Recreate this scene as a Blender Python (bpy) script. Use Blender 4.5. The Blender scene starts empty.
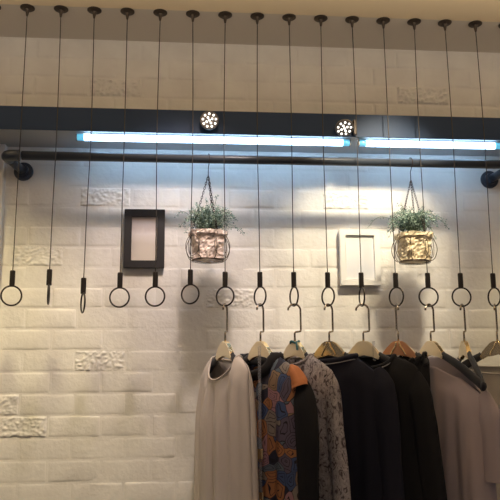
import bpy, bmesh, math, random
from mathutils import Vector, Matrix, noise
random.seed(7)
C = bpy.context.scene.collection
PI = math.pi
sc = bpy.context.scene
sc.view_settings.view_transform = 'Standard'; sc.view_settings.look = 'None'
sc.view_settings.gamma = 1; sc.view_settings.use_curve_mapping = False
sc.view_settings.exposure = 0.0

# ------------------------------------------------------------ materials
def mat(name, col, rough=.6, metal=0, **k):
    m = bpy.data.materials.new(name); m.use_nodes = True
    nt = m.node_tree; b = nt.nodes['Principled BSDF']
    b.inputs['Base Color'].default_value = (*col, 1)
    b.inputs['Roughness'].default_value = rough; b.inputs['Metallic'].default_value = metal
    if 'spec' in k: b.inputs['Specular IOR Level'].default_value = k['spec']
    if 'trans' in k: b.inputs['Transmission Weight'].default_value = k['trans']
    if 'sheen' in k: b.inputs['Sheen Weight'].default_value = k['sheen']
    if 'emit' in k:
        b.inputs['Emission Color'].default_value = (*k['emit'], 1)
        b.inputs['Emission Strength'].default_value = k['power']
    coords = nt.nodes.new('ShaderNodeTexCoord')
    if 'bump' in k:
        s, st, d = k['bump']
        n = nt.nodes.new('ShaderNodeTexNoise'); n.inputs['Scale'].default_value = s
        n.inputs['Detail'].default_value = 6
        nt.links.new(coords.outputs['Object'], n.inputs['Vector'])
        bp = nt.nodes.new('ShaderNodeBump'); bp.inputs['Strength'].default_value = st
        bp.inputs['Distance'].default_value = d
        nt.links.new(n.outputs['Fac'], bp.inputs['Height'])
        nt.links.new(bp.outputs['Normal'], b.inputs['Normal'])
    if 'vary' in k:      # mottled colour: scale, second colour
        s, c2 = k['vary']
        n = nt.nodes.new('ShaderNodeTexNoise'); n.inputs['Scale'].default_value = s
        n.inputs['Detail'].default_value = 4
        nt.links.new(coords.outputs['Object'], n.inputs['Vector'])
        r = nt.nodes.new('ShaderNodeValToRGB')
        r.color_ramp.elements[0].position = k.get('lo', .4); r.color_ramp.elements[1].position = k.get('hi', .62)
        r.color_ramp.elements[0].color = (*col, 1); r.color_ramp.elements[1].color = (*c2, 1)
        nt.links.new(n.outputs['Fac'], r.inputs['Fac']); nt.links.new(r.outputs['Color'], b.inputs['Base Color'])
    return m

M = {}
M['wall'] = mat('white_brick_paint', (.80, .775, .74), .62, vary=(9, (.86, .84, .80)), bump=(70, .35, .004))
M['alcove'] = mat('alcove_ceiling_paint', (.74, .68, .60), .85, bump=(40, .1, .002))
M['soffit'] = mat('warm_lit_soffit_tint', (.95, .80, .56), .85, bump=(30, .08, .002))  # warm light on the front ceiling strip is put into this colour
M['beam'] = mat('dark_lacquer_led_haze', (.022, .048, .110), .5, spec=.25, bump=(8, .05, .002))  # dark lacquer, with the tubes' bluish haze mixed into its colour
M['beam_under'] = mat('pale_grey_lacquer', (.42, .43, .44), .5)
M['iron'] = mat('black_iron', (.048, .060, .084), .36, .2, bump=(120, .2, .001))
M['cable'] = mat('dark_cable', (.055, .048, .045), .5, .4)
M['rose'] = mat('dark_bronze', (.07, .055, .045), .45, .5)
M['ring'] = mat('blackened_ring_metal', (.045, .038, .034), .35, .7)
M['chrome'] = mat('brown_chrome', (.35, .30, .25), .25, 1)
M['gold'] = mat('satin_gold', (.88, .77, .56), .34, .35)
M['goldshine'] = mat('polished_gold', (.95, .74, .42), .16, 1)
M['copper'] = mat('copper_tinted_plate', (.85, .42, .22), .28, .7)
M['velvet'] = mat('black_velvet', (.022, .023, .030), .6, sheen=.15, bump=(200, .2, .001))
M['blackframe'] = mat('black_frame_wood', (.020, .018, .020), .45, bump=(90, .2, .001))
M['whiteframe'] = mat('white_frame_wood', (.85, .84, .82), .5)
M['led'] = mat('led_glass', (.9, .95, 1), .4, emit=(.42, .68, 1), power=9.5)
M['ledend'] = mat('led_cyan_end', (.2, .6, .8), .4, emit=(.12, .55, .85), power=.8)
M['spotled'] = mat('spot_led', (1, .95, .85), .4, emit=(1, .95, .86), power=2.2)
M['spotface'] = mat('spot_face', (.20, .18, .17), .35, .3)
M['clear'] = mat('clear_plastic', (.8, .8, .82), .1, trans=.85)
M['chain'] = mat('dark_chain', (.06, .05, .05), .4, .7)
M['wire'] = mat('bronze_wire', (.12, .09, .07), .4, .7)
M['leafA'] = mat('blue_green_leaf', (.30, .46, .42), .6, vary=(60, (.52, .64, .54)))
M['leafB'] = mat('dark_teal_leaf', (.05, .11, .12), .6, vary=(60, (.14, .24, .20)))
M['stem'] = mat('green_stem', (.10, .16, .10), .7)
M['soil'] = mat('dark_soil', (.05, .04, .03), .9, bump=(80, .6, .01))
M['sackpink'] = mat('rose_paper_sack', (.92, .80, .75), .4, vary=(30, (.74, .62, .57)), bump=(45, .6, .01))
M['sackgold'] = mat('straw_paper_sack', (.92, .82, .60), .5, vary=(30, (.72, .60, .40)), bump=(45, .6, .01))
M['cream'] = mat('cream_chiffon', (.60, .54, .49), .8, bump=(160, .15, .001))
M['creamgrey'] = mat('grey_cream_chiffon', (.50, .45, .42), .8, bump=(160, .15, .001))
M['navy'] = mat('navy_knit', (.009, .010, .024), .85, bump=(300, .3, .001))
M['black'] = mat('black_crepe', (.006, .006, .009), .8, bump=(200, .3, .001))
M['blackmatte'] = mat('black_collar_cloth', (.012, .011, .013), .8)
M['piping'] = mat('grey_white_piping', (.38, .36, .37), .6)
M['lilac'] = mat('dusty_lilac_cloth', (.50, .42, .44), .85, bump=(160, .15, .001))
M['beige'] = mat('pale_beige_cloth', (.52, .48, .42), .85, bump=(160, .15, .001))
M['orange'] = mat('orange_cloth', (.55, .20, .07), .75)
M['teal'] = mat('teal_ribbon', (.03, .14, .16), .5)
M['skirt'] = mat('floor_tile', (.28, .24, .20), .5, bump=(5, .1, .002))

def pattern_mat():
    m = mat('multicolour_cell_print', (.3, .2, .1), .7); nt = m.node_tree; b = nt.nodes['Principled BSDF']
    tc = [n for n in nt.nodes if n.type == 'TEX_COORD'][0]
    def noise_warp():
        n = nt.nodes.new('ShaderNodeTexNoise'); n.inputs['Scale'].default_value = 12
        nt.links.new(tc.outputs['Object'], n.inputs['Vector'])
        a = nt.nodes.new('ShaderNodeVectorMath'); a.operation = 'MULTIPLY_ADD'
        nt.links.new(n.outputs['Color'], a.inputs[0]); a.inputs[1].default_value = (.05, .05, .05)
        nt.links.new(tc.outputs['Object'], a.inputs[2]); return a.outputs[0]
    v = noise_warp()
    vo = nt.nodes.new('ShaderNodeTexVoronoi'); vo.inputs['Scale'].default_value = 30
    ve = nt.nodes.new('ShaderNodeTexVoronoi'); ve.inputs['Scale'].default_value = 30; ve.feature = 'DISTANCE_TO_EDGE'
    nt.links.new(v, vo.inputs['Vector']); nt.links.new(v, ve.inputs['Vector'])
    sep = nt.nodes.new('ShaderNodeSeparateColor'); nt.links.new(vo.outputs['Color'], sep.inputs[0])
    r = nt.nodes.new('ShaderNodeValToRGB'); r.color_ramp.interpolation = 'CONSTANT'
    cols = [(0, (.36, .15, .06)), (.14, (.05, .08, .18)), (.28, (.24, .20, .17)), (.42, (.02, .02, .04)),
            (.54, (.34, .18, .20)), (.66, (.10, .08, .12)), (.78, (.26, .17, .10)), (.9, (.10, .13, .16))]
    e = r.color_ramp.elements
    e[0].position = 0; e[0].color = (*cols[0][1], 1); e[1].position = cols[1][0]; e[1].color = (*cols[1][1], 1)
    for p, c in cols[2:]:
        x = e.new(p); x.color = (*c, 1)
    nt.links.new(sep.outputs[0], r.inputs['Fac'])
    # dark ring inside each cell
    d = nt.nodes.new('ShaderNodeMath'); d.operation = 'PINGPONG'; nt.links.new(ve.outputs['Distance'], d.inputs[0]); d.inputs[1].default_value = .095
    lt = nt.nodes.new('ShaderNodeMath'); lt.operation = 'LESS_THAN'; nt.links.new(d.outputs[0], lt.inputs[0]); lt.inputs[1].default_value = .018
    mx = nt.nodes.new('ShaderNodeMix'); mx.data_type = 'RGBA'
    nt.links.new(lt.outputs[0], mx.inputs[0]); nt.links.new(r.outputs['Color'], mx.inputs[6]); mx.inputs[7].default_value = (.012, .011, .018, 1)
    nt.links.new(mx.outputs[2], b.inputs['Base Color'])
    return m
M['print'] = pattern_mat()

def lace_mat():
    m = mat('grey_white_lace', (.45, .42, .42), .8); nt = m.node_tree; b = nt.nodes['Principled BSDF']
    tc = [n for n in nt.nodes if n.type == 'TEX_COORD'][0]
    n = nt.nodes.new('ShaderNodeTexNoise'); n.inputs['Scale'].default_value = 60; n.inputs['Detail'].default_value = 3; n.inputs['Distortion'].default_value = 2.2
    mp = nt.nodes.new('ShaderNodeMapping'); mp.inputs['Scale'].default_value = (1, 1, .6)
    nt.links.new(tc.outputs['Object'], mp.inputs['Vector']); nt.links.new(mp.outputs[0], n.inputs['Vector'])
    r = nt.nodes.new('ShaderNodeValToRGB'); e = r.color_ramp.elements
    e[0].position = .40; e[0].color = (.10, .08, .09, 1); e[1].position = .50; e[1].color = (.50, .46, .47, 1)
    x = e.new(.56); x.color = (.30, .27, .28, 1); x = e.new(.62); x.color = (.52, .48, .49, 1)
    nt.links.new(n.outputs['Fac'], r.inputs['Fac']); nt.links.new(r.outputs['Color'], b.inputs['Base Color'])
    return m
M['lace'] = lace_mat()

def picture_mat(name, bands):
    m = mat(name, (.6, .5, .45), .35); nt = m.node_tree; b = nt.nodes['Principled BSDF']
    tc = [n for n in nt.nodes if n.type == 'TEX_COORD'][0]
    sx = nt.nodes.new('ShaderNodeSeparateXYZ'); nt.links.new(tc.outputs['Generated'], sx.inputs[0])
    n = nt.nodes.new('ShaderNodeTexNoise'); n.inputs['Scale'].default_value = 4
    nt.links.new(tc.outputs['Generated'], n.inputs['Vector'])
    a = nt.nodes.new('ShaderNodeMath'); a.operation = 'MULTIPLY_ADD'; nt.links.new(n.outputs['Fac'], a.inputs[0])
    a.inputs[1].default_value = .16; nt.links.new(sx.outputs['Z'], a.inputs[2])
    r = nt.nodes.new('ShaderNodeValToRGB'); e = r.color_ramp.elements
    e[0].position = bands[0][0]; e[0].color = (*bands[0][1], 1); e[1].position = bands[1][0]; e[1].color = (*bands[1][1], 1)
    for p, c in bands[2:]:
        x = e.new(p); x.color = (*c, 1)
    nt.links.new(a.outputs[0], r.inputs['Fac']); nt.links.new(r.outputs['Color'], b.inputs['Base Color'])
    return m
M['photoA'] = picture_mat('pale_hazy_print', [(0, (.66, .60, .52)), (1.0, (.54, .48, .48)), (.45, (.64, .57, .51)), (.70, (.74, .68, .66)), (.82, (.56, .49, .48))])
M['photoB'] = picture_mat('white_faint_print', [(0, (.84, .82, .80)), (1.0, (.82, .84, .86)), (.3, (.74, .76, .82)), (.6, (.82, .83, .86))])

# ------------------------------------------------------------ mesh helpers
def link(name, bm, m, parent=None, smooth=False, mods=None):
    me = bpy.data.meshes.new(name); bmesh.ops.recalc_face_normals(bm, faces=bm.faces)
    bm.to_mesh(me); bm.free()
    for x in (m if isinstance(m, (list, tuple)) else [m]): me.materials.append(x)
    if smooth:
        for p in me.polygons: p.use_smooth = True
    o = bpy.data.objects.new(name, me); C.objects.link(o)
    if parent: o.parent = parent
    return o
def thing(name, label, cat, loc=(0, 0, 0), rz=0, group=None):
    o = bpy.data.objects.new(name, None); C.objects.link(o); o.empty_display_size = .02
    o.location = loc; o.rotation_euler = (0, 0, rz); o['label'] = label; o['category'] = cat
    if group: o['group'] = group
    return o
def struct(name, bm, m):
    o = link(name, bm, m); o['kind'] = 'structure'; return o
def box(bm, x0, x1, y0, y1, z0, z1, bev=0, seg=2, mi=0):
    r = bmesh.ops.create_cube(bm, size=1)
    vs = r['verts']
    for v in vs: v.co = Vector(((x0+x1)/2+v.co.x*(x1-x0), (y0+y1)/2+v.co.y*(y1-y0), (z0+z1)/2+v.co.z*(z1-z0)))
    fs = list({f for v in vs for f in v.link_faces})
    for f in fs: f.material_index = mi
    if bev:
        es = list({e for v in vs for e in v.link_edges})
        bmesh.ops.bevel(bm, geom=es, offset=bev, segments=seg, affect='EDGES', profile=.5)
def tube(bm, pts, r, n=8, closed=False, flat=1.0, caps=True, mi=0):
    """sweep a circle along pts; r number or list"""
    pts = [Vector(p) for p in pts]; N = len(pts)
    rr = r if isinstance(r, (list, tuple)) else [r]*N
    rings = []; up = None
    for i, p in enumerate(pts):
        if closed: t = pts[(i+1) % N]-pts[i-1]
        else: t = pts[min(i+1, N-1)]-pts[max(i-1, 0)]
        if t.length < 1e-9: t = Vector((0, 0, 1))
        t.normalize()
        if up is None:
            a = Vector((0, 1, 0)) if abs(t.y) < .9 else Vector((1, 0, 0))
            up = (a-t*a.dot(t)).normalized()
        else:
            up = up-t*up.dot(t)
            up = up.normalized() if up.length > 1e-6 else Vector((0, 1, 0))
        s = t.cross(up)
        rings.append([bm.verts.new(p+(s*math.cos(2*PI*k/n)+up*flat*math.sin(2*PI*k/n))*rr[i]) for k in range(n)])
    for i in range(N if closed else N-1):
        A, B = rings[i], rings[(i+1) % N]
        for k in range(n):
            f = bm.faces.new((A[k], A[(k+1) % n], B[(k+1) % n], B[k])); f.material_index = mi
    if caps and not closed:
        bm.faces.new(rings[0][::-1]).material_index = mi; bm.faces.new(rings[-1]).material_index = mi
def lathe(bm, prof, n=24, M4=None, cap=True):
    rings = []
    for r, z in prof:
        rings.append([bm.verts.new(Vector((r*math.cos(2*PI*k/n), r*math.sin(2*PI*k/n), z))) for k in range(n)])
    for A, B in zip(rings, rings[1:]):
        for k in range(n): bm.faces.new((A[k], A[(k+1) % n], B[(k+1) % n], B[k]))
    if cap:
        bm.faces.new(rings[0][::-1]); bm.faces.new(rings[-1])
    if M4 is not None: bmesh.ops.transform(bm, matrix=M4, verts=[v for rg in rings for v in rg])
def catmull(P, k=8):
    P = [Vector(p) for p in P]; out = []
    for i in range(len(P)-1):
        p0, p1, p2, p3 = P[max(i-1, 0)], P[i], P[i+1], P[min(i+2, len(P)-1)]
        for j in range(k):
            t = j/k
            out.append(.5*((2*p1)+(p2-p0)*t+(2*p0-5*p1+4*p2-p3)*t*t+(3*p1-p0-3*p2+p3)*t**3))
    out.append(P[-1]); return out
def interp(L, x):
    if x <= L[0][0]: return L[0][1]
    for (a, b), (c, d) in zip(L, L[1:]):
        if x <= c:
            t = (x-a)/(c-a); t = t*t*(3-2*t) if False else t
            return b+(d-b)*t
    return L[-1][1]

# ------------------------------------------------------------ setting
CZ, BW, BH = 2.60, .156, .0647
BEAM = (.160, 2.222, 2.297)         # depth from the wall, underside, top

def relief(bm, x0, x1, z0, z1, kind, deep=1):
    """face of one brick, facing -y, with relief"""
    nx, nz = (46, 20) if kind == 'rough' else (10, 5)
    g = 0.0016; dep = .0010*deep
    seed = Vector((x0*7.1, 3.3, z0*9.7))
    rows = []
    ox = random.uniform(-.0012, .0012); dy = random.uniform(-.0012, .0008)
    cham = [random.uniform(0, .004) for _ in range(4)]
    for j in range(nz+1):
        row = []
        for i in range(nx+1):
            # concentrate samples at the rims
            u = i/nx; v = j/nz
            if kind != 'rough':
                u = [0, .012, .035, .10, .3, .5, .7, .9, .965, .988, 1][i]
                v = [0, .05, .14, .86, .95, 1][j]
            x = x0+g+(x1-x0-2*g)*u; z = z0+g+(z1-z0-2*g)*v
            e = min(u*(x1-x0), (1-u)*(x1-x0), v*(z1-z0), (1-v)*(z1-z0))
            nmul = deep
            s = min(1, e/.005); s = s*s*(3-2*s)
            nn = noise.noise(Vector((x*14, 1.7, z*14))+seed)*.0019+noise.noise(Vector((x*60, 1.7, z*60)))*.0005
            if kind == 'rough':
                q = noise.noise(Vector((x*75, 5, z*110))+seed); q2 = noise.noise(Vector((x*170, 9, z*190))+seed)
                nn += abs(q)*.0065+abs(q2)*.0028-.001
            elif kind == 'lumpy':
                nn += noise.noise(Vector((x*55, 2, z*55))+seed)*.0022
            wob = noise.noise(Vector((x*25, 8, z*25)))*.0016
            row.append(bm.verts.new((x+ox+wob*.6, -(s*(dep+dy*.8+nn*nmul)-(1-s)*.0004), z+wob)))
        rows.append(row)
    for j in range(nz):
        for i in range(nx):
            f = bm.faces.new((rows[j][i], rows[j][i+1], rows[j+1][i+1], rows[j+1][i])); f.smooth = True
bm = bmesh.new()
box(bm, -1.6, 3.4, 0, .12, 0, CZ+.06)
rough = {(5, 0), (2, -1), (3, -1)}
WX0, WX1 = -1.5, 3.2
Z0 = 1.1869
XA = .149          # a joint of the courses whose number is odd
def course(z0, z1, xj, specials, k, BW=BW, deep=1):
    n = int((xj-WX0)/BW); x = xj-n*BW; i = -n
    prev = x+random.uniform(-.004, .004)
    while x < WX1:
        nxt = x+BW+(random.uniform(-.004, .004))
        kind = 'rough' if i in specials else ('lumpy' if random.random() < .38 else 'plain')
        relief(bm, prev, nxt, z0, z1, kind, deep)
        prev = nxt; x += BW; i += 1
sp = {5: [0], 2: [-1], 3: [-2], 10: [-1], 13: [0, 5], 8: [3]}
for k in range(-18, 16):
    za, zb = Z0+k*BH, Z0+(k+1)*BH
    if k == 15: zb = min(zb, BEAM[1])
    course(za, zb, XA if k % 2 else XA-BW*.46+(.022 if k == 10 else 0), sp.get(k, []), k)
ZT = 2.4650        # a bed joint of the brickwork above the beam
for k in range(-3, 3):
    za, zb = ZT+k*BH, ZT+(k+1)*BH
    za = max(za, BEAM[2]); zb = min(zb, CZ)
    if zb-za < .015: continue
    course(za, zb, .158-(0 if k % 2 else .085), [0, 6] if k == -1 else [], k, .1735, 2.6)
struct('wall_back', bm, M['wall'])
# small return of the left pier under the beam
bm = bmesh.new(); box(bm, -1.5, -.088, -.03, .02, 0, BEAM[1], .004)
struct('wall_left', bm, M['wall'])
bm = bmesh.new(); box(bm, -1.5, 3.2, -.208, .1, CZ, CZ+.05)
o = struct('trim_1', bm, M['alcove']); o['label'] = 'grey beige alcove ceiling'
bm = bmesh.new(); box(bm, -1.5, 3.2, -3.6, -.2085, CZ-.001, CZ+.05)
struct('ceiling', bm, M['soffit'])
bm = bmesh.new(); box(bm, -1.5, 3.2, -3.6, .1, -.05, 0)
struct('floor', bm, M['skirt'])
bm = bmesh.new(); box(bm, -1.5, 3.2, -BEAM[0], .001, BEAM[1], BEAM[2], .0015)
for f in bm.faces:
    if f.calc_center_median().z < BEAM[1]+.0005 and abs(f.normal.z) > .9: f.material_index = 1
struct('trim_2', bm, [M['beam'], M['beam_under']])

# ------------------------------------------------------------ LED tubes under the beam
def led(x0, x1, label):
    t = thing('led_tube', label, 'light tube', ((x0+x1)/2, -.138, BEAM[1]), 0, 'light tubes under the beam')
    h = (x1-x0)/2
    bm = bmesh.new(); box(bm, -h, h, -.008, .008, -.0035, 0, .001); link('batten', bm, M['whiteframe'], t)
    bm = bmesh.new(); tube(bm, [(-h+.025, 0, -.0125), (h-.025, 0, -.0125)], .0095, 14); link('tube', bm, M['led'], t, True)
    for s in (-1, 1):
        bm = bmesh.new(); tube(bm, [(s*(h-.025), 0, -.0125), (s*(h-.004), 0, -.0125)], .0093, 14); link('tube_end', bm, M['ledend'], t, True)
        bm = bmesh.new(); box(bm, min(s*(h-.004), s*h), max(s*(h-.004), s*h), -.008, .008, -.022, -.003, .001); link('end_cap', bm, M['spotface'], t)
led(.150, .995, 'long glowing blue-white tube on the left under the dark beam')
led(1.019, 1.486, 'shorter glowing blue-white tube on the right under the dark beam')

# ------------------------------------------------------------ reflections of ceiling spots in the beam, built as solid fixtures
def reflected_spot(x, z, tilt, yaw, label, bracket):
    t = thing('reflected_spotlight', label, 'reflected_spotlight', (x, -BEAM[0], z))
    Mt = Matrix.Rotation(yaw, 4, 'Z') @ Matrix.Rotation(tilt, 4, 'X')
    B = Matrix.Translation((0, -.012, 0)) @ Mt @ Matrix.Rotation(PI/2, 4, 'X')
    bm = bmesh.new(); lathe(bm, [(.016, -.006), (.026, 0), (.0285, .004), (.0285, .011), (.0262, .0125), (.0258, .010)], 32, B)
    link('housing', bm, M['spotface'], t, False)
    bm = bmesh.new()
    pts = [(0, 0)] + [(.0095*math.cos(a*PI/2+.5), .0095*math.sin(a*PI/2+.5)) for a in range(4)] + [(.0200*math.cos(a*2*PI/9+.2), .0200*math.sin(a*2*PI/9+.2)) for a in range(9)]
    for px, py in pts:
        lathe(bm, [(.0034, .0095), (.0034, .0115), (.0022, .0128)], 12, B @ Matrix.Translation((px, py, 0)))
    link('lens_cluster', bm, M['spotled'], t, False)
    if bracket:
        bm = bmesh.new(); box(bm, .030, .040, -.014, -.0005, -.024, .024, .002); link('bracket', bm, M['rose'], t)
    return t
reflected_spot(.5528, 2.2585, .12, 0, 'round dotted spotlight mirrored in the dark beam above the left plant', False)
reflected_spot(.9680, 2.2505, .85, 0, 'tilted dotted spotlight mirrored in the dark beam above the white frame', True)

# ------------------------------------------------------------ pipe rail
t = thing('pipe_rail', 'black iron pipe rail running along the wall on round flanges', 'pipe rail', (.73, 0, 2.139))
PX0, PX1, PD, PR = -.0335-.73, 1.4985-.73, .170, .0135
bm = bmesh.new(); tube(bm, [(PX0+.035, -PD, 0), (PX1-.035, -PD, 0)], PR, 20); link('pipe', bm, M['iron'], t, True)
for s, X in ((1, PX0), (-1, PX1)):
    bm = bmesh.new()
    XE = X-s*.012
    arc = [(XE+s*(.016-.016*math.cos(a)), -PD+.016-.016*math.sin(a), 0) for a in [PI/2*k/8 for k in range(9)]]
    tube(bm, [(XE+s*.002, -PD+.036, 0)]+arc+[(XE+s*.040, -PD, 0)], [.0170]+[.0160]*9+[.0170], 18)
    link('elbow', bm, M['iron'], t, True)
    bm = bmesh.new(); tube(bm, [(XE, -PD+.03, 0), (X, -.008, 0)], PR, 18); link('return_pipe', bm, M['iron'], t, True)
    bm = bmesh.new(); lathe(bm, [(.030, 0), (.030, .006), (.028, .008), (.0195, .009), (.0185, .022), (.0165, .024)], 28, Matrix.Translation((X, 0, 0)) @ Matrix.Rotation(PI/2, 4, 'X'))
    link('flange', bm, M['iron'], t)

# ------------------------------------------------------------ ceiling cables with rings
CD = .1946
RZ = 1.7208       # ring centre height
psi = [-22, 82, 70, 5, 8, 26, 28, 58, 73, 61, 88, 60, 8, 4, 76]
dz = [0, .004, -.020, -.004, -.001, .006, 0, 0, 0, 0, 0, 0, 0, 0, 0]
dx = [0, .002, -.002, 0, 0, 0, 0, .001, 0, 0, 0, .003, 0, 0, 0]
ringlab = {0: 'round black ring on a ceiling cable, furthest left, nothing hung on it',
           1: 'black cable ring seen edge-on, second from the left',
           2: 'black cable ring hung lowest, third from the left',
           3: 'empty round black ring under the left side of the black frame',
           4: 'empty round black ring under the right side of the black frame',
           5: 'empty black cable ring just below the left hanging plant',
           6: 'black cable ring carrying the hanger of the cream dress',
           7: 'half-turned black ring carrying the hanger of the printed blouse',
           8: 'narrow-looking black ring carrying the hanger of the lace blouse',
           9: 'half-turned black ring carrying the hanger of the navy sweater',
           10: 'black ring seen fully edge-on in front of the white frame',
           11: 'thin oval ring below the right hanging plant, in its wall shadow',
           12: 'full round black ring carrying the hanger of the lilac blouse',
           13: 'full round black ring carrying the bare black hanger',
           14: 'last ring at the right edge, seen nearly edge-on',
           -1: 'ceiling rose and cable cut by the left edge of the photo',
           15: 'ceiling rose cut by the right edge of the photo'}
ringx = {}
for i in range(-1, 16):
    X = i*.1; d = dz[i] if 0 <= i < 15 else 0; ps = math.radians(psi[i]) if 0 <= i < 15 else .5
    t = thing('hanging_ring', ringlab[i], 'cable ring', (X, -CD, CZ), 0, 'rings on ceiling cables')
    bm = bmesh.new(); lathe(bm, [(.0215, -.0015), (.0215, -.004), (.019, -.006), (.008, -.008), (.0055, -.014), (.003, -.028), (.0015, -.030)], 24); 
    link('ceiling_rose', bm, M['rose'], t, False)
    bm = bmesh.new()
    zt = RZ+.071+d-CZ; w = random.uniform(-.004, .004)
    ex = dx[i] if 0 <= i < 15 else 0
    tube(bm, catmull([(0, 0, -.028), (w*.6, 0, -.2), (w, 0, -.42), (w*.3+ex*.6, 0, -.62), (ex, 0, zt-.004)], 6), .0014, 6)
    link('cable', bm, M['cable'], t, True)
    bm = bmesh.new(); tube(bm, [(ex, 0, zt), (ex, 0, zt-.002), (ex, 0, zt-.044), (ex, 0, zt-.0455)], [.0065, .0076, .0076, .0065], 14)
    link('cable_sleeve', bm, M['ring'], t, False)
    bm = bmesh.new()
    tube(bm, [(ex+.0275*math.cos(a)*math.cos(ps), -.0275*math.cos(a)*math.sin(ps), RZ+d-CZ+.0275*math.sin(a)) for a in [2*PI*k/40 for k in range(40)]], .0025, 8, closed=True)
    link('ring', bm, M['ring'], t, True)

# ------------------------------------------------------------ hangers
HT = 1.592        # top of the centre plate
def hanger(i, phi, hookw, label, plate='gold', hookmat='chrome', zoff=0, drop=.098, half=.140, tag_strip=None):
    t = thing('clothes_hanger', label, 'hanger', (i*.1+dx[i], -CD, HT+zoff), math.radians(-phi), 'black hangers with gold centres on the rings')
    # hook (swivels on its own)
    a = math.radians(hookw)+math.radians(phi)      # world angle to local
    c, s = math.cos(a), math.sin(a)
    top = RZ-.0275+.0054-(HT+zoff)
    R_ = .0185
    P = [(-R_*1.02, top-R_*1.0), (-R_*.96, top-R_*.62)]+[(-R_*math.cos(b), top-R_+R_*math.sin(b)) for b in [PI*k/10 for k in range(3, 10)]]
    P += [(R_, top-R_*.9), (R_, .034), (R_*.95, .0285), (R_*.5, .027), (.002, .0265), (0, .022), (0, -.006)]
    bm = bmesh.new(); tube(bm, [(u*c, u*s, z) for u, z in P], .0029, 8); link('hook', bm, M[hookmat], t, True)
    # centre plate
    out = [(-.054, -.046), (-.044, -.031), (-.032, -.017), (-.021, -.006), (-.012, -.001), (0, 0), (.012, -.001), (.021, -.006), (.032, -.017), (.044, -.031), (.054, -.046),
           (.046, -.054), (.030, -.046), (.014, -.041), (0, -.040), (-.014, -.041), (-.030, -.046), (-.046, -.054)]
    bm = bmesh.new(); h = .0075
    A = [bm.verts.new((u, -h, z)) for u, z in out]; B = [bm.verts.new((u, h, z)) for u, z in out]
    bm.faces.new(A); bm.faces.new(B[::-1])
    for k in range(len(out)):
        f = bm.faces.new((A[k], A[(k+1) % len(out)], B[(k+1) % len(out)], B[k])); f.material_index = 1
    bmesh.ops.bevel(bm, geom=[e for e in bm.edges if abs(e.verts[0].co.y-e.verts[1].co.y) < 1e-6], offset=.0022, segments=2, affect='EDGES')
    cp_ = link('centre_plate', bm, [M[plate], M['goldshine']], t)
    for sg in ((-1, 1) if plate != 'gold' else ()):
        bm = bmesh.new()
        tube(bm, catmull([(sg*.004, -h-.0005, -.004), (sg*.009, -h-.001, -.018), (sg*.017, -h-.001, -.030), (sg*.022, -h-.0005, -.041)], 4), .0026, 8)
        link('rib', bm, M['goldshine'], cp_, True)
    # arms
    for sg in (-1, 1):
        bm = bmesh.new()
        P = catmull([(sg*.046, 0, -.042), (sg*(.046+(half-.046)*.25), -.001, -.042-(drop-.042)*.22), (sg*(.046+(half-.046)*.5), -.002, -.042-(drop-.042)*.48), (sg*(.046+(half-.046)*.77), -.004, -.042-(drop-.042)*.80), (sg*half, -.006, -drop-.008)], 5)
        n = len(P); rr = [.0100+.0025*math.sin(PI*k/(n-1)*.8) for k in range(n)]; rr[-1] = .008; rr[-2] = .013; rr[0] = .012
        tube(bm, P, rr, 14, flat=.55)
        link('arm', bm, M['velvet'], t, True)
    return t
H = {}
H[6] = hanger(6, 68, 70, 'black hanger with gold centre holding the cream sleeveless dress', half=.120, drop=.088)
H[7] = hanger(7, 57, 55, 'black hanger with gold centre holding the multicolour printed blouse')
H[8] = hanger(8, 60, 8, 'gold-centred hanger with a teal ribbon holding the lace blouse')
H[9] = hanger(9, 40, 42, 'black hanger with broad shiny gold centre holding the navy sweater', plate='goldshine')
H[10] = hanger(10, 40, 0, 'gold-centred hanger below the white frame holding a black top', hookmat='chrome')
H[11] = hanger(11, 32, 84, 'hanger with copper-tinted centre over black ruffled collar', plate='copper', half=.078, drop=.062)
H[12] = hanger(12, 68, 34, 'hanger with long bare black arm in front of lilac blouse', half=.205, drop=.125)
H[13] = hanger(13, 98, 52, 'bare black hanger turned towards the camera near right edge', half=.20, drop=.125)
H[14] = hanger(14, 30, 60, 'hanger at the right edge holding the pale beige top', plate='goldshine')

bm = bmesh.new()
tube(bm, [(.013*math.cos(a), .012*math.sin(a), -.003+.003*math.sin(3*a)) for a in [2*PI*k/16 for k in range(16)]], .0032, 8, closed=True)
tube(bm, catmull([(.012, -.004, -.002), (.020, -.010, -.010), (.026, -.012, -.026)], 5), [.003]*10+[.002], 6)
link('ribbon', bm, M['teal'], H[8], True)

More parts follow.
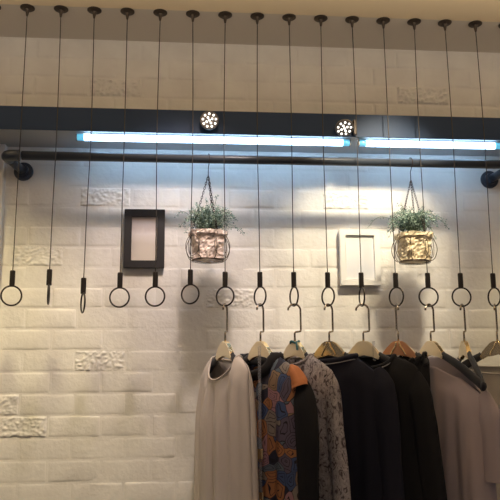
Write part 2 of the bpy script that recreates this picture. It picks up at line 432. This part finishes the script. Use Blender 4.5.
# ------------------------------------------------------------ garments
def garment_body(t, m, a0, a1, neck, zf, zb, hem, d0=.03, d1=.045, folds=.006, nf=5, seed=0, wtop=None, woff=0, ns=56, nt=44, name='body', shift=0):
    """zf/zb: height lists over u for the front and back edge; neck: half width of the opening"""
    bm = bmesh.new(); sheets = []
    for side, zl in ((-1, zf), (1, zb)):
        g = []
        for j in range(nt+1):
            row = []; tt = (j/nt)**1.25
            for i in range(ns+1):
                s = -math.cos(PI*i/ns)*.35+(2*i/ns-1)*.65
                u0 = s*a0; zt = interp(zl, u0); z = zt+(hem-zt)*tt
                drop = zt-z
                wd = a0+(a1-a0)*min(1, (interp(zl, u0)-z+(interp(zl, 0)-zt))/(max(.1, interp(zl, 0)-hem)))
                u = s*wd+shift*tt
                edge = math.sqrt(max(0, 1-s*s))
                rise = min(1, math.sqrt(max(0, drop)/.05))
                base = (d0+(d1-d0)*tt)*edge**.8*rise
                if abs(u0) < neck:
                    nk = (d0*1.1)*math.sqrt(max(0, 1-(u0/neck)**2)); base = max(base, nk)
                amp = folds*min(1, drop/.15)*edge
                fo = amp*(math.sin(nf*PI*s+seed+.8*math.sin(3*tt+seed))+.5*math.sin(nf*2.3*PI*s+1.7*seed+tt*2))
                fo += noise.noise(Vector((u*9+seed, side*3, z*4)))*folds*1.2*min(1, drop/.1)*edge
                row.append(bm.verts.new((u, side*base+fo*(1 if side < 0 else .8)+woff, z)))
            g.append(row)
        sheets.append(g)
        for j in range(nt):
            for i in range(ns): bm.faces.new((g[j][i], g[j][i+1], g[j+1][i+1], g[j+1][i]))
    bmesh.ops.remove_doubles(bm, verts=bm.verts, dist=.0004)
    o = link(name, bm, m, t, True)
    md = o.modifiers.new('cloth', 'SOLIDIFY'); md.thickness = .0014; md.offset = 0
    return o
def neckband(t, m, neck, zf, zb, d0, r=.004, name='collar', woff=0, flat=1.0, jitter=0, lift=0):
    P = []
    for k in range(60):
        a = 2*PI*k/60; u = -neck*math.cos(a); side = -math.sin(a)
        z = interp(zf if side < 0 else zb, u)
        P.append((u, d0*1.1*side+woff+(math.sin(k*1.9)*jitter), z+lift+(math.cos(k*1.9)*jitter)))
    bm = bmesh.new(); tube(bm, P, r, 8, closed=True, flat=flat)
    return link(name, bm, m, t, True)
def sleeve(t, m, pts, rad, name='sleeve', flat=.6, seed=0):
    P = catmull(pts, 7); n = len(P)
    R_ = [interp([(k/(len(rad)-1), r) for k, r in enumerate(rad)], j/(n-1)) for j in range(n)]
    bm = bmesh.new(); rings = []
    N = 22
    for j, p in enumerate(P):
        tg = (P[min(j+1, n-1)]-P[max(j-1, 0)]).normalized()
        s = tg.cross(Vector((0, 1, 0))).normalized(); up = s.cross(tg)
        rings.append([])
        for k in range(N):
            a = 2*PI*k/N
            q = 1+.10*math.sin(3*a+seed+j*.12)+.07*math.sin(5*a-seed+j*.1)+.07*noise.noise(Vector((a, j*.25, seed)))
            rings[-1].append(bm.verts.new(p+(s*math.cos(a)+up*(flat*min(1, .35+j/n*2.2))*math.sin(a))*R_[j]*q))
    for A, B in zip(rings, rings[1:]):
        for k in range(N): bm.faces.new((A[k], A[(k+1) % N], B[(k+1) % N], B[k]))
    bm.faces.new(rings[0][::-1])
    o = link(name, bm, m, t, True)
    return o
def arms(sym, neck, zn, slope, aend, dip, n=12, neck_end=None):
    """top edge: neck dip in the middle, sloping shoulders"""
    L = []
    for k in range(-n, n+1):
        u = neck*k/n; L.append((u, zn-dip*math.sqrt(max(0, 1-(u/neck)**2))))
    for f in (.15, .35, .6, .85, 1.0):
        u = neck+(aend-neck)*f; dz_ = slope*(u-neck)+(.012 if f == 1 else 0)+(.003 if f == .85 else 0)
        L.append((u, zn-dz_)); L.insert(0, (-u, zn-dz_))
    return L
def garment(i, phi, name, label, cat):
    return thing(name, label, cat, (i*.1+dx[i], -CD, 0), math.radians(-phi))
ZS = HT-.036       # garment height at the neck points, resting on the arms

# 6 cream dress
t = garment(6, 68, 'sleeveless_dress', 'long cream sleeveless dress hanging leftmost on the rail of rings', 'dress')
zf = arms(1, .085, ZS-.006, .46, .146, .066); zb = arms(1, .085, ZS-.006, .46, .146, .012)
garment_body(t, M['cream'], .146, .200, .085, zf, zb, .72, .032, .060, .012, 4, 1.0)
neckband(t, M['cream'], .085, zf, zb, .032, .003, 'neckline_trim')

# 7 printed blouse
t = garment(7, 57, 'printed_blouse', 'blouse with multicolour cell print, black collar and black sleeves', 'blouse')
zf = arms(1, .075, ZS-.006, .48, .172, .05); zb = arms(1, .075, ZS-.006, .48, .172, .010)
garment_body(t, M['print'], .172, .165, .075, zf, zb, .98, .030, .040, .005, 4, 2.0)
neckband(t, M['blackmatte'], .080, zf, zb, .034, .017, 'collar', lift=-.006, flat=.45)
for sg in (1, -1):
    sleeve(t, M['black'], [(sg*.165, 0, ZS-.072), (sg*.186, -.004, ZS-.12), (sg*.200, -.006, ZS-.22), (sg*.198, -.004, ZS-.34), (sg*.195, 0, ZS-.52)], [.018, .034, .036, .032, .028], seed=sg)
sleeve(t, M['orange'], [(.128, -.002, ZS-.036), (.152, -.004, ZS-.052), (.172, -.005, ZS-.078), (.180, -.008, ZS-.094)], [.006, .015, .022, .024], 'shoulder_patch', flat=.95)

# 8 lace blouse
t = garment(8, 60, 'lace_blouse', 'grey-white lace blouse with long lace sleeves beside navy sweater', 'blouse')
zf = arms(1, .070, ZS-.004, .46, .160, .03); zb = arms(1, .070, ZS-.004, .46, .160, .006)
garment_body(t, M['lace'], .160, .145, .070, zf, zb, 1.0, .028, .036, .004, 4, 3.0)
neckband(t, M['lace'], .070, zf, zb, .028, .004, 'collar', jitter=.001)
for sg in (1, -1):
    sleeve(t, M['lace'], [(sg*.140, 0, ZS-.048), (sg*.158, -.004, ZS-.09), (sg*.168, -.006, ZS-.20), (sg*.180, -.004, ZS-.34), (sg*.186, 0, ZS-.52)], [.010, .026, .028, .028, .027], seed=2+sg)

# 9 navy sweater
t = garment(9, 42, 'navy_sweater', 'plain navy long-sleeved sweater right of the lace blouse', 'sweater')
zf = [(-.165, ZS-.062), (-.12, ZS-.045), (-.085, ZS-.030), (-.05, ZS-.030), (-.02, ZS-.024), (.02, ZS-.022), (.05, ZS-.018), (.085, ZS-.010), (.12, ZS-.034), (.15, ZS-.056), (.165, ZS-.072)]; zb = arms(1, .085, ZS-.008, .66, .165, .002)
garment_body(t, M['navy'], .165, .165, .085, zf, zb, .95, .024, .034, .005, 3, 4.0)
neckband(t, M['navy'], .085, zf, zb, .024, .007, 'collar', lift=.002)
neckband(t, M['piping'], .088, zf, zb, .029, .0014, 'piping', lift=-.007)
for sg in (1, -1):
    sleeve(t, M['navy'], [(sg*.148, 0, ZS-.042), (sg*.164, -.002, ZS-.09), (sg*.172, -.002, ZS-.20), (sg*.178, 0, ZS-.34), (sg*.185, 0, ZS-.52)], [.012, .034, .034, .031, .030], seed=4+sg)

# 10 black top
t = garment(10, 42, 'black_top', 'black long-sleeved top with pale piping round its neck', 'top')
zf = arms(1, .095, ZS-.008, .40, .165, .036); zb = arms(1, .095, ZS-.008, .40, .165, .002)
garment_body(t, M['black'], .165, .180, .095, zf, zb, .95, .022, .032, .004, 3, 5.0)
neckband(t, M['black'], .095, zf, zb, .022, .006, 'collar')
neckband(t, M['piping'], .098, zf, zb, .027, .0016, 'piping', lift=-.006)
for sg in (1, -1):
    sleeve(t, M['black'], [(sg*.145, 0, ZS-.048), (sg*.162, -.002, ZS-.10), (sg*.176, -.002, ZS-.20), (sg*.190, 0, ZS-.34), (sg*.205, 0, ZS-.52)], [.012, .030, .032, .031, .030], seed=6+sg)

# 11 ruffled camisole
t = garment(11, 32, 'ruffled_camisole', 'black camisole with ruffled neck under the copper-tinted hanger', 'camisole')
zf = arms(1, .074, ZS-.006, .8, .086, .02); zb = arms(1, .074, ZS-.006, .8, .086, .004)
garment_body(t, M['black'], .086, .08, .074, zf, zb, 1.0, .018, .022, .003, 3, 6.0)
bm = bmesh.new()
for row in range(2):
    P = []
    for k in range(96):
        a = 2*PI*k/96; u = -.077*math.cos(a); side = -math.sin(a)
        z = interp(zf if side < 0 else zb, max(-.074, min(.074, u)))
        P.append((u, .020*side+.004*math.sin(k*1.15+row), z+.002-row*.008+.005*math.cos(k*1.15+row)))
    tube(bm, P, .0045, 6, closed=True)
link('ruffle', bm, M['blackmatte'], t, True)

# 12 lilac blouse, slipping off the near arm
t = garment(12, 66, 'lilac_blouse', 'dusty lilac blouse slipping behind the long black hanger arm', 'blouse')
zf = [(-.19, ZS-.10), (-.17, ZS-.065), (-.085, ZS-.010), (-.06, ZS-.018), (-.02, ZS-.030), (.04, ZS-.040), (.10, ZS-.070), (.15, ZS-.100), (.19, ZS-.125)]
zb = [(-.19, ZS-.10), (-.17, ZS-.065), (-.085, ZS-.010), (-.04, ZS-.008), (.03, ZS-.006), (.08, ZS-.020), (.12, ZS-.055), (.16, ZS-.10), (.19, ZS-.125)]
garment_body(t, M['lilac'], .19, .20, .10, zf, zb, .88, .028, .050, .007, 4, 7.0, woff=.006)
sleeve(t, M['lilac'], [(.175, .004, ZS-.11), (.205, .002, ZS-.17), (.212, 0, ZS-.27), (.214, 0, ZS-.33)], [.020, .036, .036, .040], seed=9)
sleeve(t, M['lilac'], [(-.175, .004, ZS-.09), (-.195, .002, ZS-.15), (-.200, 0, ZS-.25), (-.202, 0, ZS-.33)], [.018, .030, .032, .034], seed=3)

# 14 beige top
t = garment(14, 30, 'beige_top', 'pale beige top with straight neckline at the right edge', 'top')
zf = arms(1, .10, ZS-.030, .42, .185, .03); zb = arms(1, .10, ZS-.030, .42, .185, .01)
garment_body(t, M['beige'], .185, .21, .10, zf, zb, .92, .026, .045, .006, 4, 8.0)
neckband(t, M['beige'], .10, zf, zb, .026, .003, 'neckline_trim')

# ------------------------------------------------------------ clear security straps with gold clips
def strap(x, y, ztop, zbot, clips, label):
    t = thing('clear_strap', label, 'strap', (x, y, ztop), -.25, None)
    bm = bmesh.new(); box(bm, -.0042, .0042, -.0007, .0009, zbot-ztop, 0, .0004, 1); link('band', bm, M['clear'], t)
    for c in clips:
        bm = bmesh.new(); box(bm, -.008, .008, -.005, .003, c-ztop-.013, c-ztop+.013, .002); 
        tube(bm, [(.005*math.cos(a), -.004+.002, c-ztop-.014+.006*math.sin(a)) for a in [2*PI*k/12 for k in range(12)]], .0012, 6, closed=True)
        link('clip', bm, M['goldshine'], t)
strap(.689, -.285, 1.575, 1.05, [1.292, 1.182, 1.08], 'long clear strap with gold clips hanging before printed blouse')
strap(1.023, -.222, 1.590, 1.535, [], 'short clear strap hanging before the gold hanger centre below the white frame')

# ------------------------------------------------------------ picture frames
def frame(x0, x1, z0, z1, b, d, m, pic, label, lip):
    t = thing('picture_frame', label, 'picture frame', ((x0+x1)/2, -.006, z0))
    w, h = (x1-x0)/2, z1-z0
    bm = bmesh.new()
    out = [(-w, 0), (w, 0), (w, h), (-w, h)]; inn = [(-w+b, b), (w-b, b), (w-b, h-b), (-w+b, h-b)]
    O = [[bm.verts.new((x, y, z)) for x, z in out] for y in (0, -d)]
    I = [[bm.verts.new((x, y, z)) for x, z in inn] for y in (0, -d)]
    for k in range(4):
        q = (k+1) % 4
        bm.faces.new((O[0][k], O[0][q], O[1][q], O[1][k])); bm.faces.new((I[0][k], I[0][q], I[1][q], I[1][k]))
        bm.faces.new((O[1][k], O[1][q], I[1][q], I[1][k])); bm.faces.new((O[0][k], O[0][q], I[0][q], I[0][k]))
    bmesh.ops.bevel(bm, geom=list(bm.edges), offset=.0012, segments=2, affect='EDGES')
    link('frame', bm, m, t)
    bm = bmesh.new(); box(bm, -w+b-.001, w-b+.001, -lip, -lip+.003, b-.001, h-b+.001); link('print', bm, pic, t)
frame(.2895, .4165, 1.829, 2.017, .0235, .016, M['blackframe'], M['photoA'], 'black picture frame with pale hazy print on the brick wall', .008)
frame(.977, 1.108, 1.776, 1.958, .019, .018, M['whiteframe'], M['photoB'], 'white picture frame with faint white print on the brick wall', .010)

# ------------------------------------------------------------ hanging plants
def planter(x, dpt, apex, sack, lab1, lab2, seed, wleaf, group=None):
    rnd = random.Random(seed)
    zt, zb = 1.909, 1.827
    t = thing('hanging_basket', lab1, 'basket', (x, -dpt, 2.139), .25)
    Z = -2.139
    bm = bmesh.new()    # hook over the pipe
    tube(bm, [(0, (PR+.002)*math.cos(a), (PR+.002)*math.sin(a)) for a in [PI*(-.15)+k*PI*1.3/12 for k in range(13)]]+[(0, 0, -.03), (0, 0, apex+Z)], .0013, 6)
    link('hook', bm, M['chain'], t, True)
    for k in range(3):
        a = 2*PI*k/3+.9; bm = bmesh.new()
        p0 = Vector((0, 0, apex+Z)); p1 = Vector((.050*math.cos(a), .042*math.sin(a), zt-.004+Z)); L = (p1-p0).length
        n = int(L/.0075); dr = (p1-p0).normalized(); sd = dr.cross(Vector((0, 1, 0))).normalized(); s2 = dr.cross(sd)
        for j in range(n):
            c = p0+dr*L*(j+.5)/n; ax = sd if j % 2 else s2
            tube(bm, [c+dr*.0052*math.cos(q)+ax*.0027*math.sin(q) for q in [2*PI*m_/8 for m_ in range(8)]], .00085, 4, closed=True)
        link('chain', bm, M['chain'], t)
    bm = bmesh.new()
    def oval(rx, ry, z, w=.0011):
        tube(bm, [(rx*math.cos(a), ry*math.sin(a), z+Z) for a in [2*PI*k/36 for k in range(36)]], w, 6, closed=True)
    oval(.050, .042, zt-.006); oval(.045, .040, zb+.003, .0015); oval(.047, .042, zb-.000)
    for k in range(8):
        a = 2*PI*k/8+.15
        P = [(r*math.cos(a), r*.86*math.sin(a), z+Z) for r, z in ((.045, zb+.002), (.060, zb+.009), (.0695, zb+.032), (.068, zb+.052), (.058, zt-.010), (.050, zt-.004))]
        tube(bm, catmull(P, 5), .0011, 6)
    for k in range(4):      # decorative loops
        a = 2*PI*k/4+.5
        tube(bm, [((.060)*math.cos(a+.42*math.cos(q)), .86*.060*math.sin(a+.42*math.cos(q)), zb+.040+.030*math.sin(q)+Z) for q in [2*PI*m_/24 for m_ in range(24)]], .0009, 5, closed=True)
    link('wire_cage', bm, M['wire'], t, True)
    # plant
    p = thing('potted_plant', lab2, 'potted plant', (x, -dpt, zb+.004), .25)
    bm = bmesh.new(); n = 56; rows = []
    hh = zt-zb+.002
    for j in range(15):
        v = j/14; row = []
        for k in range(n):
            a = 2*PI*k/n; ex = 4.0
            rr = (abs(math.cos(a))**ex+abs(math.sin(a))**ex)**(-1/ex)
            q = noise.noise(Vector((math.cos(a)*3.2, math.sin(a)*3.2, v*3.5+seed)))
            q2 = abs(noise.noise(Vector((math.cos(a)*7, math.sin(a)*7, v*7+seed))))
            s = .041*(.92+.10*v)+q*.005-q2*.011*(1-v*.3)+noise.noise(Vector((math.cos(a)*12, math.sin(a)*12, v*14+seed)))*.003
            if v > .80: s += .0045*(1 if v > .83 else .4)
            row.append(bm.verts.new((s*rr*math.cos(a)*1.18, s*rr*math.sin(a)*.92, v*hh+.003*q)))
        rows.append(row)
    for A, B in zip(rows, rows[1:]):
        for k in range(n): bm.faces.new((A[k], A[(k+1) % n], B[(k+1) % n], B[k]))
    bm.faces.new(rows[0][::-1])
    so = link('paper_sack', bm, sack, p); so.modifiers.new('paper', 'SOLIDIFY').thickness = .0015
    bm = bmesh.new(); lathe(bm, [(.034, hh-.020), (.036, hh-.012), (.02, hh-.008)], 20); link('soil', bm, M['soil'], p)
    bs = bmesh.new(); bl = bmesh.new()
    for k in range(150):
        a = rnd.uniform(0, 2*PI); rad = rnd.uniform(0, .03)
        b0 = Vector((rad*1.1*math.cos(a), rad*.8*math.sin(a), hh-.012))
        L = rnd.uniform(.040, .092)*(1.25 if rnd.random() < .12 else 1); lean = rnd.uniform(.02, .62)*(2.3 if rnd.random() < .25 else 1)
        dirx = Vector((math.cos(a)*1.2, math.sin(a)*.7, 0)); 
        dirx.x += wleaf*rnd.uniform(0, 1)*.5
        pts = [b0, b0+dirx*L*.3*lean+Vector((0, 0, L*.55)), b0+dirx*L*.75*lean+Vector((0, 0, L*(.95-.25*lean))), b0+dirx*L*1.05*lean+Vector((0, 0, L*(1.05-.65*lean)))]
        P = catmull(pts, 4); tube(bs, P, .0005, 4)
        for j in range(3, len(P)):
            for _ in range(3 if rnd.random() < .75 else 2):
                c = P[j]+Vector((rnd.uniform(-.007, .007), rnd.uniform(-.006, .006), rnd.uniform(-.006, .006)))
                s = rnd.uniform(.0018, .0036); ax = Vector((rnd.uniform(-1, 1), rnd.uniform(-1, 1), rnd.uniform(-.6, 1))).normalized()
                sd = ax.cross(Vector((rnd.uniform(-1, 1), rnd.uniform(-1, 1), rnd.uniform(-1, 1)))).normalized(); nr = ax.cross(sd)
                vs = [bl.verts.new(c+q) for q in (-ax*s, sd*s*.62+nr*s*.15, ax*s, -sd*s*.62+nr*s*.15)]
                f = bl.faces.new(vs); f.material_index = 1 if rnd.random() < .38 else 0
    link('stems', bs, M['stem'], p); f = link('foliage', bl, [M['leafA'], M['leafB']], p)
    for o in (f,): o['kind'] = 'stuff'
planter(.5505, PD, 2.088, M['sackpink'], 'left wire basket hanging by chains from the pipe', 'small-leaved plant in a rose paper sack, in the left basket', 3, .6)
planter(1.172, PD, 2.083, M['sackgold'], 'right wire basket hanging by chains from the pipe', 'small-leaved plant in a straw-yellow sack, in the right basket', 11, .1)

# ------------------------------------------------------------ lights
def lamp(loc, to, power, size, blend, col, rad=.03):
    d = bpy.data.lights.new('ceiling_spot', 'SPOT'); d.energy = power; d.spot_size = math.radians(size); d.spot_blend = blend
    d.color = col; d.shadow_soft_size = rad
    o = bpy.data.objects.new('ceiling_spot', d); C.objects.link(o); o.location = loc
    o.rotation_euler = (Vector(to)-Vector(loc)).to_track_quat('-Z', 'Y').to_euler()
lamp((.57, -.60, 2.52), (.38, 0, 1.48), 31, 62, .9, (1, .82, .73), .035)
lamp((1.18, -.60, 2.52), (1.05, 0, 1.83), 50, 47, .9, (1, .86, .62), .032)
lamp((-.25, -.75, 2.50), (-.08, 0, 1.25), 40, 56, 1, (1, .84, .46), .06)
lamp((1.95, -.70, 2.50), (1.76, 0, 1.50), 30, 50, 1, (1, .84, .50), .05)
w = bpy.data.worlds.new('room'); sc.world = w; w.use_nodes = True
w.node_tree.nodes['Background'].inputs[0].default_value = (1, .88, .84, 1)
w.node_tree.nodes['Background'].inputs[1].default_value = .095

d = bpy.data.lights.new('added_uplight', 'AREA'); d.energy = 10.5; d.shape = 'RECTANGLE'; d.size = 3.5; d.size_y = .10; d.color = (1, .80, .58)  # added unseen area light that brightens the ceiling strip and alcove
o = bpy.data.objects.new('added_uplight', d); C.objects.link(o); o.location = (.8, -.70, 2.385)
o.rotation_euler = Vector((0, .02, 1)).to_track_quat('-Z', 'Y').to_euler()
d = bpy.data.lights.new('room_fill_light', 'AREA'); d.energy = 3.5; d.shape = 'RECTANGLE'; d.size = 2.5; d.size_y = .8; d.color = (1, .80, .66)  # unseen fill added for general shop light on the upper wall
o = bpy.data.objects.new('room_fill_light', d); C.objects.link(o); o.location = (.8, -3.2, 2.1)
o.rotation_euler = (Vector((.7, 0, 2.45))-Vector((.8, -3.2, 2.1))).to_track_quat('-Z', 'Y').to_euler()
# ------------------------------------------------------------ camera
f_, pi_, ya, ro = 685.01, .1792, .0820, -.0063
cy, sy, cp, sp_ = math.cos(ya), math.sin(ya), math.cos(pi_), math.sin(pi_)
F = Vector((sy*cp, cy*cp, sp_)); R0 = Vector((cy, -sy, 0)); U0 = R0.cross(F)
R1 = R0*math.cos(ro)+U0*math.sin(ro); U1 = -R0*math.sin(ro)+U0*math.cos(ro)
cd = bpy.data.cameras.new('camera'); cam = bpy.data.objects.new('camera', cd); C.objects.link(cam)
m3 = Matrix((R1, U1, -F)).transposed(); cam.matrix_world = Matrix.Translation((.5114, -2.1568, 1.5)) @ m3.to_4x4()
cd.sensor_width = 36; cd.lens = f_/500*36; cd.clip_start = .05
sc.camera = cam
